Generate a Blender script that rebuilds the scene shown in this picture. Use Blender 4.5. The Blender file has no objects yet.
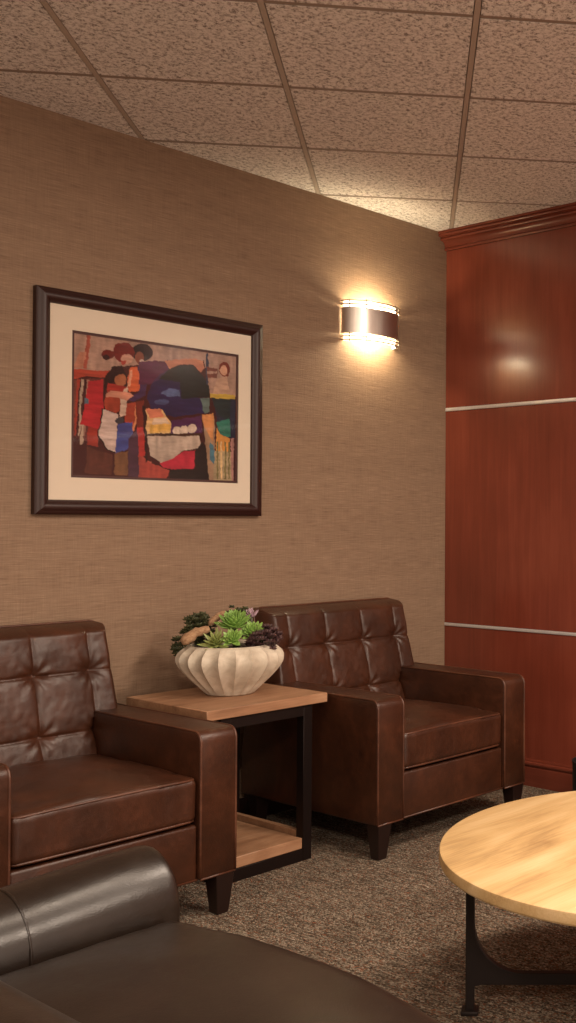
import bpy, bmesh, math, random
import numpy as np
from mathutils import Vector, Matrix, noise

random.seed(7)
C = bpy.context.scene.collection
sc = bpy.context.scene

# ------------------------------------------------------------------ camera
# room axes: X runs along the grasscloth wall towards the corner, Y towards that wall,
# Z up; the corner of the two walls is the origin.
H = 1.467
CEIL = 2.727
CAM = Vector((-2.7487 * H, -2.5995 * H, 0.8585 * H))
WY, PITCH, ROLL = 0.9297, 0.013, -0.0035
FPX, CX, CY = 1081.094, 571.4385, 507.4288
fw0 = Vector((math.sin(WY), math.cos(WY), 0)); rt0 = Vector((math.cos(WY), -math.sin(WY), 0))
F = fw0 * math.cos(PITCH) + Vector((0, 0, math.sin(PITCH)))
U = -fw0 * math.sin(PITCH) + Vector((0, 0, math.cos(PITCH)))
cr, sr = math.cos(ROLL), math.sin(ROLL)
R_ = rt0 * cr - U * sr
U_ = rt0 * sr + U * cr
cam_d = bpy.data.cameras.new('camera')
cam = bpy.data.objects.new('camera', cam_d); C.objects.link(cam)
m = Matrix.Identity(4)
for i in range(3):
    m[i][0] = R_[i]; m[i][1] = U_[i]; m[i][2] = -F[i]; m[i][3] = CAM[i]
cam.matrix_world = m
cam_d.sensor_fit = 'AUTO'; cam_d.sensor_width = 36.0
cam_d.lens = FPX / 1023 * 36.0
cam_d.shift_x = -(CX - 288) / 1023
cam_d.shift_y = -(511.5 - CY) / 1023
cam_d.clip_start = 0.05
sc.camera = cam

# ------------------------------------------------------------------ world, lights, exposure
w = bpy.data.worlds.new('world'); sc.world = w; w.use_nodes = True
w.node_tree.nodes['Background'].inputs[0].default_value = (1.0, 0.85, 0.7, 1)
w.node_tree.nodes['Background'].inputs[1].default_value = 0.05

def area_light(name, loc, target, sx, sy, power, col):
    d = bpy.data.lights.new(name, 'AREA'); d.shape = 'RECTANGLE'; d.size = sx; d.size_y = sy
    d.energy = power; d.color = col
    o = bpy.data.objects.new(name, d); C.objects.link(o); o.location = loc
    o.rotation_euler = (Vector(target) - Vector(loc)).to_track_quat('-Z', 'Y').to_euler()
    return o

def spot_light(name, loc, target, power, col, angle, blend, size):
    d = bpy.data.lights.new(name, 'SPOT'); d.energy = power; d.color = col
    d.spot_size = math.radians(angle); d.spot_blend = blend; d.shadow_soft_size = size
    o = bpy.data.objects.new(name, d); C.objects.link(o); o.location = loc
    o.rotation_euler = (Vector(target) - Vector(loc)).to_track_quat('-Z', 'Y').to_euler()
    return o

WARM = (1.0, 0.75, 0.50)
SOFT = (1.0, 0.82, 0.66)
# wide window in the wall on the left of the camera
area_light('window_light', (-6.35, -2.2, 1.25), (0, -2.2, 1.35), 3.4, 1.7, 20, (1.0, 0.83, 0.71))
# added soft fill behind the camera, lifting the ambient light
area_light('ambient_fill_light', (-2.4, -6.35, 1.10), (-1.8, 0, 1.35), 4.4, 1.8, 55, (1.0, 0.83, 0.71))
# flush ceiling panels and recessed downlights above the frame, plus added bounce fills
def ceiling_panel(name, x, y, size, power, col):
    return area_light(name, (x, y, CEIL - 0.012), (x, y + 1e-4, 0), size, size, power, col)
ceiling_panel('panel_room', -4.2, -2.7, 0.5, 32, SOFT)
ceiling_panel('panel_corner', -0.95, -2.85, 0.5, 58, SOFT)
ceiling_panel('panel_table', -2.05, -2.45, 0.35, 14, SOFT)
spot_light('downlight_table', (-2.05, -2.45, 2.69), (-2.0, -2.40, 0), 10, WARM, 100, 0.7, 0.07)
ceiling_panel('bounce_fill_right', -1.6, -4.8, 0.5, 95, SOFT)  # added out of view; light bounced off the floor brightens the ceiling
ceiling_panel('bounce_fill_rear', -4.6, -4.9, 0.5, 95, SOFT)  # second added fill, lights the floor behind the camera for ceiling bounce
sc.view_settings.view_transform = 'Standard'
sc.view_settings.look = 'None'
sc.view_settings.gamma = 1.0
sc.view_settings.use_curve_mapping = False
sc.view_settings.exposure = 0.38

# ------------------------------------------------------------------ helpers
def s2l(c):
    return tuple(((v / 255) / 12.92 if v / 255 <= 0.04045 else ((v / 255 + 0.055) / 1.055) ** 2.4) for v in c)

def newmat(name):
    mt = bpy.data.materials.new(name); mt.use_nodes = True
    nt = mt.node_tree
    return mt, nt, nt.nodes['Principled BSDF']

def node(nt, typ, **kw):
    n = nt.nodes.new(typ)
    for k, v in kw.items(): setattr(n, k, v)
    return n

def coords(nt, scale=(1, 1, 1), rot=(0, 0, 0), loc=(0, 0, 0)):
    tc = node(nt, 'ShaderNodeTexCoord'); mp = node(nt, 'ShaderNodeMapping')
    mp.inputs['Scale'].default_value = scale; mp.inputs['Rotation'].default_value = rot
    mp.inputs['Location'].default_value = loc
    nt.links.new(tc.outputs['Object'], mp.inputs['Vector'])
    return mp.outputs['Vector']

def noise_tex(nt, vec, scale=5, detail=3, rough=0.55, dist=0.0):
    n = node(nt, 'ShaderNodeTexNoise'); n.inputs['Scale'].default_value = scale
    n.inputs['Detail'].default_value = detail; n.inputs['Roughness'].default_value = rough
    n.inputs['Distortion'].default_value = dist
    nt.links.new(vec, n.inputs['Vector']); return n.outputs['Fac']

def ramp(nt, fac, stops):
    r = node(nt, 'ShaderNodeValToRGB'); el = r.color_ramp.elements
    while len(el) < len(stops): el.new(0.5)
    for e, (p, c) in zip(el, stops):
        e.position = p; e.color = (*s2l(c), 1)
    nt.links.new(fac, r.inputs['Fac']); return r.outputs['Color']

def mixc(nt, fac, a, b, mode='MIX'):
    n = node(nt, 'ShaderNodeMix', data_type='RGBA', blend_type=mode)
    if isinstance(fac, (int, float)): n.inputs[0].default_value = fac
    else: nt.links.new(fac, n.inputs[0])
    for i, v in ((6, a), (7, b)):
        if isinstance(v, tuple): n.inputs[i].default_value = (*v, 1)
        else: nt.links.new(v, n.inputs[i])
    return n.outputs[2]

def mathn(nt, op, a, b=0.0):
    n = node(nt, 'ShaderNodeMath', operation=op)
    for i, v in ((0, a), (1, b)):
        if isinstance(v, (int, float)): n.inputs[i].default_value = v
        else: nt.links.new(v, n.inputs[i])
    return n.outputs[0]

def bump(nt, bsdf, h, strength, dist):
    b = node(nt, 'ShaderNodeBump'); b.inputs['Strength'].default_value = strength
    b.inputs['Distance'].default_value = dist
    nt.links.new(h, b.inputs['Height']); nt.links.new(b.outputs['Normal'], bsdf.inputs['Normal'])

def plain(name, col, rough=0.5, metal=0.0, emit=None, estr=0.0, var=0.06):
    mt, nt, b = newmat(name)
    c = s2l(col)
    v = noise_tex(nt, coords(nt), 30, 4)
    nt.links.new(mixc(nt, v, tuple(x * (1 - var) for x in c), tuple(min(1, x * (1 + var)) for x in c)), b.inputs['Base Color'])
    b.inputs['Roughness'].default_value = rough; b.inputs['Metallic'].default_value = metal
    if emit:
        b.inputs['Emission Color'].default_value = (*emit, 1); b.inputs['Emission Strength'].default_value = estr
    return mt

# ------------------------------------------------------------------ materials
def mat_grasscloth():
    mt, nt, b = newmat('grasscloth')
    h = noise_tex(nt, coords(nt, (11, 1, 250)), 1, 3, 0.6, 0.3)
    v = noise_tex(nt, coords(nt, (190, 1, 9)), 1, 2, 0.6, 0.2)
    big = noise_tex(nt, coords(nt, (0.9, 1, 16)), 1, 3)
    f = mathn(nt, 'ADD', mathn(nt, 'MULTIPLY', h, 0.58), mathn(nt, 'MULTIPLY', v, 0.22))
    f = mathn(nt, 'ADD', f, mathn(nt, 'MULTIPLY', big, 0.20))
    col = ramp(nt, f, [(0.28, (96, 77, 62)), (0.44, (128, 105, 86)), (0.56, (138, 115, 95)), (0.72, (160, 136, 113))])
    nt.links.new(col, b.inputs['Base Color'])
    b.inputs['Roughness'].default_value = 0.75
    b.inputs['Specular IOR Level'].default_value = 0.25
    bump(nt, b, f, 0.5, 0.004)
    return mt

def mat_cherry(name, dirz=True, tone=1.0):
    mt, nt, b = newmat(name)
    sc_ = (6, 26, 1.6) if dirz else (26, 1.6, 26)
    g = noise_tex(nt, coords(nt, sc_), 1, 5, 0.6, 0.6)
    f2 = noise_tex(nt, coords(nt, (60, 160, 4) if dirz else (160, 4, 160)), 1, 2)
    big = noise_tex(nt, coords(nt, (1, 2.2, 1.1)), 1.3, 3)
    f = mathn(nt, 'ADD', mathn(nt, 'MULTIPLY', g, 0.32), mathn(nt, 'MULTIPLY', f2, 0.10))
    f = mathn(nt, 'ADD', f, mathn(nt, 'MULTIPLY', big, 0.58))
    t = lambda c: tuple(x * tone for x in c)
    col = ramp(nt, f, [(0.28, t((98, 45, 32))), (0.5, t((116, 55, 40))), (0.72, t((136, 69, 51)))])
    nt.links.new(col, b.inputs['Base Color'])
    b.inputs['Roughness'].default_value = 0.24
    b.inputs['Specular IOR Level'].default_value = 0.5
    b.inputs['Coat Weight'].default_value = 0.25; b.inputs['Coat Roughness'].default_value = 0.2
    bump(nt, b, f2, 0.05, 0.001)
    return mt

def mat_ceiling():
    mt, nt, b = newmat('mineral_fibre_tile')
    vec = coords(nt)
    a = noise_tex(nt, vec, 62, 4, 0.68, 0.5)
    c = noise_tex(nt, vec, 200, 2, 0.6)
    big = noise_tex(nt, vec, 3, 3)
    f = mathn(nt, 'ADD', mathn(nt, 'MULTIPLY', a, 0.68), mathn(nt, 'MULTIPLY', c, 0.32))
    col = ramp(nt, f, [(0.37, (84, 72, 64)), (0.44, (182, 172, 164)), (0.52, (236, 229, 222)), (0.66, (248, 243, 238))])
    col = mixc(nt, mathn(nt, 'MULTIPLY', big, 0.3), col, s2l((212, 203, 194)))
    nt.links.new(col, b.inputs['Base Color'])
    b.inputs['Roughness'].default_value = 0.95
    b.inputs['Specular IOR Level'].default_value = 0.1
    bump(nt, b, f, 1.0, 0.012)
    return mt

def mat_carpet():
    mt, nt, b = newmat('loop_carpet')
    vec = coords(nt, (1, 1, 0.2), (0, 0, 0.78))
    vo = node(nt, 'ShaderNodeTexVoronoi'); vo.inputs['Scale'].default_value = 165
    nt.links.new(coords(nt, (1.6, 1, 0.2), (0, 0, 0.1)), vo.inputs['Vector'])
    sep = node(nt, 'ShaderNodeSeparateColor'); nt.links.new(vo.outputs['Color'], sep.inputs[0])
    col = ramp(nt, sep.outputs[0], [(0.0, (46, 39, 34)), (0.22, (100, 88, 76)), (0.45, (142, 128, 111)),
                                    (0.68, (188, 175, 156)), (0.84, (98, 85, 70)), (0.95, (146, 92, 66))])
    rows = noise_tex(nt, coords(nt, (120, 9, 1), (0, 0, 0.1)), 1, 3)
    rr = node(nt, 'ShaderNodeMapRange'); rr.inputs[1].default_value = 0.42; rr.inputs[2].default_value = 0.68; rr.inputs[4].default_value = 0.75
    nt.links.new(rows, rr.inputs[0]); rowf = rr.outputs[0]
    col = mixc(nt, rowf, col, s2l((58, 49, 40)))
    big = noise_tex(nt, vec, 2.2, 3)
    col = mixc(nt, mathn(nt, 'MULTIPLY', big, 0.22), col, s2l((86, 72, 60)))
    nt.links.new(col, b.inputs['Base Color'])
    b.inputs['Roughness'].default_value = 0.95
    b.inputs['Specular IOR Level'].default_value = 0.1
    hgt = mathn(nt, 'SUBTRACT', rows, vo.outputs['Distance'])
    bump(nt, b, hgt, 0.9, 0.008)
    return mt

def mat_leather(name, dark, mid, light, rough, grain=380, spec=0.5, bs=0.16):
    mt, nt, b = newmat(name)
    vec = coords(nt)
    a = noise_tex(nt, vec, 7, 5, 0.62, 0.4)
    a2 = noise_tex(nt, vec, 38, 3, 0.6)
    f = mathn(nt, 'ADD', mathn(nt, 'MULTIPLY', a, 0.75), mathn(nt, 'MULTIPLY', a2, 0.25))
    nt.links.new(ramp(nt, f, [(0.32, dark), (0.5, mid), (0.7, light)]), b.inputs['Base Color'])
    r = mathn(nt, 'ADD', mathn(nt, 'MULTIPLY', a2, 0.16), rough - 0.08)
    nt.links.new(r, b.inputs['Roughness'])
    b.inputs['Specular IOR Level'].default_value = spec
    vo = node(nt, 'ShaderNodeTexVoronoi'); vo.inputs['Scale'].default_value = grain
    nt.links.new(vec, vo.inputs['Vector'])
    wr = noise_tex(nt, vec, 24, 4, 0.6, 1.2)
    hgt = mathn(nt, 'ADD', mathn(nt, 'MULTIPLY', vo.outputs['Distance'], 0.25), mathn(nt, 'MULTIPLY', wr, 0.75))
    bump(nt, b, hgt, bs, 0.008)
    return mt

def mat_wood(name, rot, dark, mid, light, rough=0.45, k=1.0):
    mt, nt, b = newmat(name)
    v1 = coords(nt, (2.2 * k, 15 * k, 15 * k), (0, 0, rot))
    g = noise_tex(nt, v1, 1, 6, 0.62, 1.1)
    f2 = noise_tex(nt, coords(nt, (6, 210, 210), (0, 0, rot)), 1, 2)
    big = noise_tex(nt, coords(nt, (1.6, 4.5, 4), (0, 0, rot)), 1.2, 3, 0.5, 0.8)
    f = mathn(nt, 'ADD', mathn(nt, 'MULTIPLY', g, 0.5), mathn(nt, 'MULTIPLY', f2, 0.17))
    f = mathn(nt, 'ADD', f, mathn(nt, 'MULTIPLY', big, 0.33))
    nt.links.new(ramp(nt, f, [(0.30, dark), (0.47, mid), (0.68, light)]), b.inputs['Base Color'])
    b.inputs['Roughness'].default_value = rough
    bump(nt, b, f2, 0.12, 0.002)
    return mt

def mat_stoneware():
    mt, nt, b = newmat('cream_stoneware')
    vec = coords(nt)
    a = noise_tex(nt, vec, 16, 5, 0.65, 0.6)
    nt.links.new(ramp(nt, a, [(0.3, (172, 160, 142)), (0.5, (194, 183, 165)), (0.7, (208, 198, 181))]), b.inputs['Base Color'])
    b.inputs['Roughness'].default_value = 0.6
    bump(nt, b, noise_tex(nt, vec, 120, 3), 0.15, 0.002)
    return mt

def mat_leaf(name, base, tip):
    mt, nt, b = newmat(name)
    a = noise_tex(nt, coords(nt), 40, 3)
    nt.links.new(ramp(nt, a, [(0.3, base), (0.7, tip)]), b.inputs['Base Color'])
    b.inputs['Roughness'].default_value = 0.45
    return mt

def mat_brushed(name, col, rough, met=1.0):
    mt, nt, b = newmat(name)
    g = noise_tex(nt, coords(nt, (160, 160, 3)), 1, 3)
    c = s2l(col)
    nt.links.new(mixc(nt, g, tuple(x * 0.8 for x in c), c), b.inputs['Base Color'])
    b.inputs['Metallic'].default_value = met
    b.inputs['Roughness'].default_value = rough
    return mt

def mat_print():
    mt, nt, b = newmat('art_print')
    at = node(nt, 'ShaderNodeAttribute'); at.attribute_name = 'paint'
    n = noise_tex(nt, coords(nt, (30, 30, 110), (0, 0.5, 0)), 1.2, 4)
    nt.links.new(mixc(nt, mathn(nt, 'MULTIPLY', n, 0.48), at.outputs['Color'], (0.02, 0.012, 0.012)), b.inputs['Base Color'])
    b.inputs['Roughness'].default_value = 0.8; b.inputs['Specular IOR Level'].default_value = 0.15
    return mt

def mat_glass():
    mt, nt, b = newmat('picture_glass')
    out = nt.nodes['Material Output']
    nt.nodes.remove(b)
    tr = node(nt, 'ShaderNodeBsdfTransparent'); gl = node(nt, 'ShaderNodeBsdfGlossy')
    gl.inputs['Roughness'].default_value = 0.04
    mx = node(nt, 'ShaderNodeMixShader'); mx.inputs[0].default_value = 0.02
    nt.links.new(tr.outputs[0], mx.inputs[1]); nt.links.new(gl.outputs[0], mx.inputs[2])
    nt.links.new(mx.outputs[0], out.inputs['Surface'])
    return mt

M = {}
M['wall'] = mat_grasscloth()
M['cherry'] = mat_cherry('cherry_panel')
M['cherry_trim'] = mat_cherry('cherry_trim', False, 0.92)
M['ceiling'] = mat_ceiling()
M['tee'] = plain('ceiling_tee', (170, 155, 142), 0.5)
M['cross_tee'] = plain('ceiling_cross_tee_shaded', (138, 121, 107), 0.6)  # same tee finish, darkened: shade of the reveal put into the colour
M['plaster'] = plain('beige_paint', (168, 146, 122), 0.8)
M['carpet'] = mat_carpet()
M['leather'] = mat_leather('brown_leather', (45, 23, 13), (57, 30, 17), (74, 40, 24), 0.38, 380, 0.45)
M['welt'] = mat_leather('brown_leather_welt', (58, 32, 20), (76, 43, 28), (98, 60, 40), 0.40)
M['dark_leather'] = mat_leather('dark_brown_leather', (24, 17, 13), (29, 21, 16), (37, 28, 22), 0.33, 300, 0.42, 0.07)
M['dark_wood'] = plain('espresso_wood', (27, 13, 10), 0.35)
M['steel'] = plain('blackened_steel', (30, 20, 18), 0.45, 0.6)
M['iron'] = plain('black_iron', (38, 31, 29), 0.5, 0.5)
M['oak'] = mat_wood('pale_oak', -0.10, (124, 92, 58), (184, 152, 104), (210, 183, 140), 0.5, 0.6)
M['acacia'] = mat_wood('brown_oak', 0.02, (104, 72, 50), (146, 108, 80), (176, 138, 108), 0.5, 1.3)
M['mahogany'] = plain('dark_frame_wood', (42, 16, 12), 0.45)
M['mat'] = plain('cream_matboard', (212, 199, 180), 0.85, var=0.03)
M['print_border'] = plain('maroon_border', (58, 26, 22), 0.6)
M['print'] = mat_print()
M['glass'] = mat_glass()
M['nickel'] = mat_brushed('brushed_nickel', (226, 216, 206), 0.36)
M['strip'] = mat_brushed('aluminium_strip', (226, 224, 224), 0.42, 0.35)
M['diffuser'] = plain('lamp_glow', (255, 240, 215), 0.5, 0, (1.0, 0.84, 0.55), 4.0)
M['stone'] = mat_stoneware()
M['soil'] = plain('dark_soil', (44, 34, 28), 0.95, var=0.4)
M['bark'] = mat_wood('cork_bark', 0.3, (92, 66, 46), (150, 116, 86), (190, 158, 124), 0.9, 9)
M['green'] = mat_leaf('bright_succulent_leaf', (88, 132, 52), (140, 176, 88))
M['sage'] = mat_leaf('sage_succulent_leaf', (104, 122, 62), (150, 158, 92))
M['olive'] = mat_leaf('dark_olive_leaf', (46, 52, 34), (84, 86, 56))
M['plum'] = mat_leaf('plum_leaf', (56, 38, 42), (92, 66, 66))
M['lilac'] = mat_leaf('lilac_leaf', (140, 112, 134), (196, 170, 178))
M['black'] = plain('black_plastic', (24, 24, 26), 0.5)

# ------------------------------------------------------------------ mesh helpers
def link(name, me, mat, parent=None, loc=(0, 0, 0), smooth=False, angle=None):
    me.materials.clear(); me.materials.append(M[mat])
    if smooth:
        me.polygons.foreach_set('use_smooth', [True] * len(me.polygons))
        if angle is not None:
            try: me.set_sharp_from_angle(angle=math.radians(angle))
            except Exception: pass
    o = bpy.data.objects.new(name, me); C.objects.link(o); o.location = loc
    if parent is not None: o.parent = parent
    return o

def from_bm(name, bm, mat, parent=None, loc=(0, 0, 0), smooth=False, angle=None):
    bmesh.ops.recalc_face_normals(bm, faces=bm.faces)
    me = bpy.data.meshes.new(name); bm.to_mesh(me); bm.free()
    return link(name, me, mat, parent, loc, smooth, angle)

def box_bm(x0, x1, y0, y1, z0, z1, bev=0.0, seg=2):
    bm = bmesh.new()
    bmesh.ops.create_cube(bm, size=1)
    for v in bm.verts:
        v.co = Vector((x0 + (v.co.x + 0.5) * (x1 - x0), y0 + (v.co.y + 0.5) * (y1 - y0), z0 + (v.co.z + 0.5) * (z1 - z0)))
    if bev > 0:
        bmesh.ops.bevel(bm, geom=list(bm.edges), offset=bev, segments=seg, profile=0.5, affect='EDGES')
    return bm

def box(name, b, mat, parent=None, bev=0.0, seg=2, loc=(0, 0, 0)):
    return from_bm(name, box_bm(*b, bev, seg), mat, parent, loc, bev > 0, 40)

def tube_bm(path, rad, n=8, closed=False, bm=None):
    bm = bm or bmesh.new()
    P = [Vector(p) for p in path]; N = len(P)
    rads = rad if isinstance(rad, (list, tuple)) else [rad] * N
    rings = []; up = None
    for i, p in enumerate(P):
        if closed: t = P[(i + 1) % N] - P[i - 1]
        else: t = P[min(i + 1, N - 1)] - P[max(i - 1, 0)]
        t.normalize()
        if up is None:
            up = Vector((0, 0, 1)) if abs(t.z) < 0.9 else Vector((1, 0, 0))
        a = (up - t * up.dot(t)).normalized(); bb = t.cross(a); up = a
        rings.append([bm.verts.new(p + (a * math.cos(2 * math.pi * k / n) + bb * math.sin(2 * math.pi * k / n)) * rads[i]) for k in range(n)])
    for i in range(N if closed else N - 1):
        r0, r1 = rings[i], rings[(i + 1) % N]
        for k in range(n): bm.faces.new((r0[k], r0[(k + 1) % n], r1[(k + 1) % n], r1[k]))
    if not closed:
        bm.faces.new(rings[0]); bm.faces.new(rings[-1])
    return bm

def prism_bm(poly, axis, a0, a1, bev=0.0, seg=2):
    """extrude a 2D outline along x, y or z"""
    bm = bmesh.new()
    def pt(p, a):
        if axis == 'x': return (a, p[0], p[1])
        if axis == 'y': return (p[0], a, p[1])
        return (p[0], p[1], a)
    lo = [bm.verts.new(pt(p, a0)) for p in poly]; hi = [bm.verts.new(pt(p, a1)) for p in poly]
    f0 = bm.faces.new(lo); f1 = bm.faces.new(hi)
    n = len(poly)
    for i in range(n): bm.faces.new((lo[i], lo[(i + 1) % n], hi[(i + 1) % n], hi[i]))
    bmesh.ops.recalc_face_normals(bm, faces=bm.faces)
    if bev > 0:
        bmesh.ops.bevel(bm, geom=list(f0.edges) + list(f1.edges), offset=bev, segments=seg, profile=0.5, affect='EDGES')
    return bm

def lathe_bm(prof, n=48, cap=True):
    bm = bmesh.new(); rings = []
    for r, z in prof:
        rings.append([bm.verts.new((r * math.cos(2 * math.pi * k / n), r * math.sin(2 * math.pi * k / n), z)) for k in range(n)])
    for a, b in zip(rings, rings[1:]):
        for k in range(n): bm.faces.new((a[k], a[(k + 1) % n], b[(k + 1) % n], b[k]))
    if cap:
        bm.faces.new(rings[0]); bm.faces.new(rings[-1])
    return bm

def empty(name, loc, rz=0.0):
    o = bpy.data.objects.new(name, None); C.objects.link(o); o.location = loc
    o.rotation_euler = (0, 0, rz); o.empty_display_size = 0.1
    return o

def tag(o, label=None, cat=None, group=None, kind=None):
    if label: o['label'] = label
    if cat: o['category'] = cat
    if group: o['group'] = group
    if kind: o['kind'] = kind
    return o

def structure(o, label, cat):
    return tag(o, label, cat, kind='structure')

def arc(cx, cy, r, a0, a1, n):
    return [(cx + r * math.cos(math.radians(a0 + (a1 - a0) * i / n)), cy + r * math.sin(math.radians(a0 + (a1 - a0) * i / n))) for i in range(n + 1)]

def clip_poly(poly, x0, x1, y0, y1):
    for ax, lim, sgn in ((0, x0, 1), (0, x1, -1), (1, y0, 1), (1, y1, -1)):
        out = []
        for i in range(len(poly)):
            a, b = poly[i - 1], poly[i]
            da, db = (a[ax] - lim) * sgn, (b[ax] - lim) * sgn
            if (da >= 0) != (db >= 0):
                t = da / (da - db); out.append((a[0] + (b[0] - a[0]) * t, a[1] + (b[1] - a[1]) * t))
            if db >= 0: out.append(b)
        poly = out
        if len(poly) < 3: return []
    return poly

# ------------------------------------------------------------------ room shell
RX, RY = -6.5, -6.5
structure(box('floor', (RX, 0, RY, 0, -0.1, 0), 'carpet'), 'brown and grey speckled loop carpet covering the floor', 'floor')
wall_left = structure(box('wall_left', (RX, 0.12, 0, 0.12, 0, CEIL + 0.12), 'wall'), 'taupe woven grasscloth wall behind the armchairs', 'wall')
structure(box('wall_rear', (RX - 0.12, RX, RY, 0.12, 0, CEIL + 0.12), 'plaster'), 'beige painted wall on the far left outside the picture', 'wall')
structure(box('wall_near', (RX, 0.12, RY - 0.12, RY, 0, CEIL + 0.12), 'plaster'), 'beige painted wall behind the camera', 'wall')

wall_right = structure(box('wall_right', (0.022, 0.14, RY, 0, 0, CEIL + 0.12), 'cherry_trim'), 'cherry wood panelled wall with two metal strips', 'wall')
for z0, z1 in ((0.100, 0.728), (0.744, 1.818), (1.836, CEIL)):
    box('panel', (0, 0.022, RY, -0.001, z0, z1), 'cherry', wall_right, 0.001, 1)
for z0, z1 in ((0.728, 0.744), (1.818, 1.836)):
    tag(box('metal_strip', (-0.004, 0.022, RY, -0.0015, z0 + 0.0005, z1 - 0.0005), 'strip', wall_right, 0.002, 2), 'brushed aluminium strip')

# crown moulding with a stepped and coved profile
def bead(cx, cz, r, a0, a1, n=6):
    return [(cx + r * math.cos(math.radians(a0 + (a1 - a0) * i / n)), cz + r * math.sin(math.radians(a0 + (a1 - a0) * i / n))) for i in range(n + 1)]
crown = [(0, 2.637), (-0.006, 2.637)] + bead(-0.008, 2.645, 0.008, 250, 110) + [(-0.014, 2.655)] + \
        bead(-0.014 - 0.026, 2.657, 0.026, 0, 70, 6) + bead(-0.038, 2.690, 0.008, 240, 110) + [(-0.046, 2.700)] + \
        bead(-0.052, 2.708, 0.008, 240, 120) + [(-0.062, 2.716), (-0.064, 2.7265), (0, 2.7265)]
structure(from_bm('trim_1', prism_bm(crown, 'y', RY, -0.002), 'cherry_trim', None, (0, 0, 0), True, 25),
          'cherry crown moulding along the top of the panelled wall', 'moulding')
basep = [(0, 0.0), (-0.016, 0.0), (-0.016, 0.088), (-0.012, 0.092), (-0.012, 0.096), (-0.018, 0.099), (-0.020, 0.106), (-0.018, 0.113),
         (-0.010, 0.116), (-0.010, 0.120), (-0.007, 0.128), (0, 0.128)]
structure(from_bm('baseboard_right', prism_bm(basep, 'y', RY, -0.012), 'cherry_trim', None, (0, 0, 0), True, 25),
          'cherry baseboard with beaded top under the panelled wall', 'baseboard')
structure(box('baseboard_left', (RX, -0.021, -0.012, -0.0005, 0, 0.10), 'dark_wood', None, 0.003), 'dark baseboard along the grasscloth wall', 'baseboard')

# suspended ceiling: two foot tiles laid diagonally to the walls
TS = 0.4159 * H
uu = Vector((math.cos(WY - 0.1422), -math.sin(WY - 0.1422))); vv = Vector((math.sin(WY - 0.1422), math.cos(WY - 0.1422)))
cam2 = Vector((CAM.x, CAM.y))
def grid_pt(a, b):          # a, b in metres along the grid from the camera
    p = cam2 + uu * a + vv * b
    return (p.x, p.y)
GU, GV, TW = -0.7275 * H + 0.012, 2.1364 * H, 0.017
ceiling = structure(box('ceiling', (RX, 0, RY, 0, CEIL + 0.03, CEIL + 0.11), 'plaster'), 'suspended ceiling of square mineral fibre tiles in a tee grid', 'ceiling')
def ceil_piece(name, poly, z0, z1, mat, tilt=None):
    poly = clip_poly(poly, RX + 0.001, -0.001, RY + 0.001, -0.001)
    if len(poly) < 3: return
    cx = sum(p[0] for p in poly) / len(poly); cy = sum(p[1] for p in poly) / len(poly)
    bm = prism_bm([(p[0] - cx, p[1] - cy) for p in poly], 'z', z0, z1)
    from_bm(name, bm, mat, ceiling, (cx, cy, 0))
K = 13
for i in range(-K, K):
    for j in range(-2 * K, K):
        a0, a1 = GU + i * TS + 0.0115, GU + (i + 1) * TS - 0.0115
        b0, b1 = GV + j * TS + 0.0115, GV + (j + 1) * TS - 0.0115
        dz = random.uniform(-0.001, 0.001)
        ceil_piece('ceiling_tile', [grid_pt(a0, b0), grid_pt(a1, b0), grid_pt(a1, b1), grid_pt(a0, b1)], CEIL + dz, CEIL + 0.020, 'ceiling')
for i in range(-K, K + 1):
    a = GU + i * TS
    ceil_piece('main_tee', [grid_pt(a - TW / 2, -9), grid_pt(a + TW / 2, -9), grid_pt(a + TW / 2, 9), grid_pt(a - TW / 2, 9)], CEIL + 0.0004, CEIL + 0.012, 'tee')
for j in range(-2 * K, K + 1):
    b = GV + j * TS
    for i in range(-K, K):
        a0, a1 = GU + i * TS + TW / 2 + 0.0005, GU + (i + 1) * TS - TW / 2 - 0.0005
        ceil_piece('cross_tee', [grid_pt(a0, b - 0.0095), grid_pt(a1, b - 0.0095), grid_pt(a1, b + 0.0095), grid_pt(a0, b + 0.0095)], CEIL + 0.0004, CEIL + 0.012, 'cross_tee')

# ------------------------------------------------------------------ brown leather armchairs
CY0 = -0.45         # y of the chair's base point in the room; parts are written in room y and shifted
AW, HW = 0.136, 0.2925
FRONT, REAR = -0.855, -0.035
def sh(pts): return [(p[0], p[1] - CY0, p[2]) for p in pts]

def grid_solid(name, nx, nz, mask, front, back):
    """closed shell from two height fields over the same masked grid"""
    vf, vb, verts, faces = {}, {}, [], []
    def get(d, i, j, fn):
        if (i, j) not in d:
            d[(i, j)] = len(verts); verts.append(fn(i, j))
        return d[(i, j)]
    cells = [(i, j) for i in range(nx) for j in range(nz) if mask(i, j)]
    cs = set(cells)
    for i, j in cells:
        q = [(i, j), (i + 1, j), (i + 1, j + 1), (i, j + 1)]
        faces.append([get(vf, *p, front) for p in q])
        faces.append([get(vb, *p, back) for p in reversed(q)])
        for (di, dj), (p, r) in zip(((0, -1), (1, 0), (0, 1), (-1, 0)), zip(q, q[1:] + q[:1])):
            if (i + di, j + dj) not in cs:
                faces.append([get(vf, *p, front), get(vb, *p, back), get(vb, *r, back), get(vf, *r, front)])
    me = bpy.data.meshes.new(name); me.from_pydata(verts, [], faces); me.update()
    bm = bmesh.new(); bm.from_mesh(me); bmesh.ops.recalc_face_normals(bm, faces=bm.faces); bm.to_mesh(me); bm.free()
    return me

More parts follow.
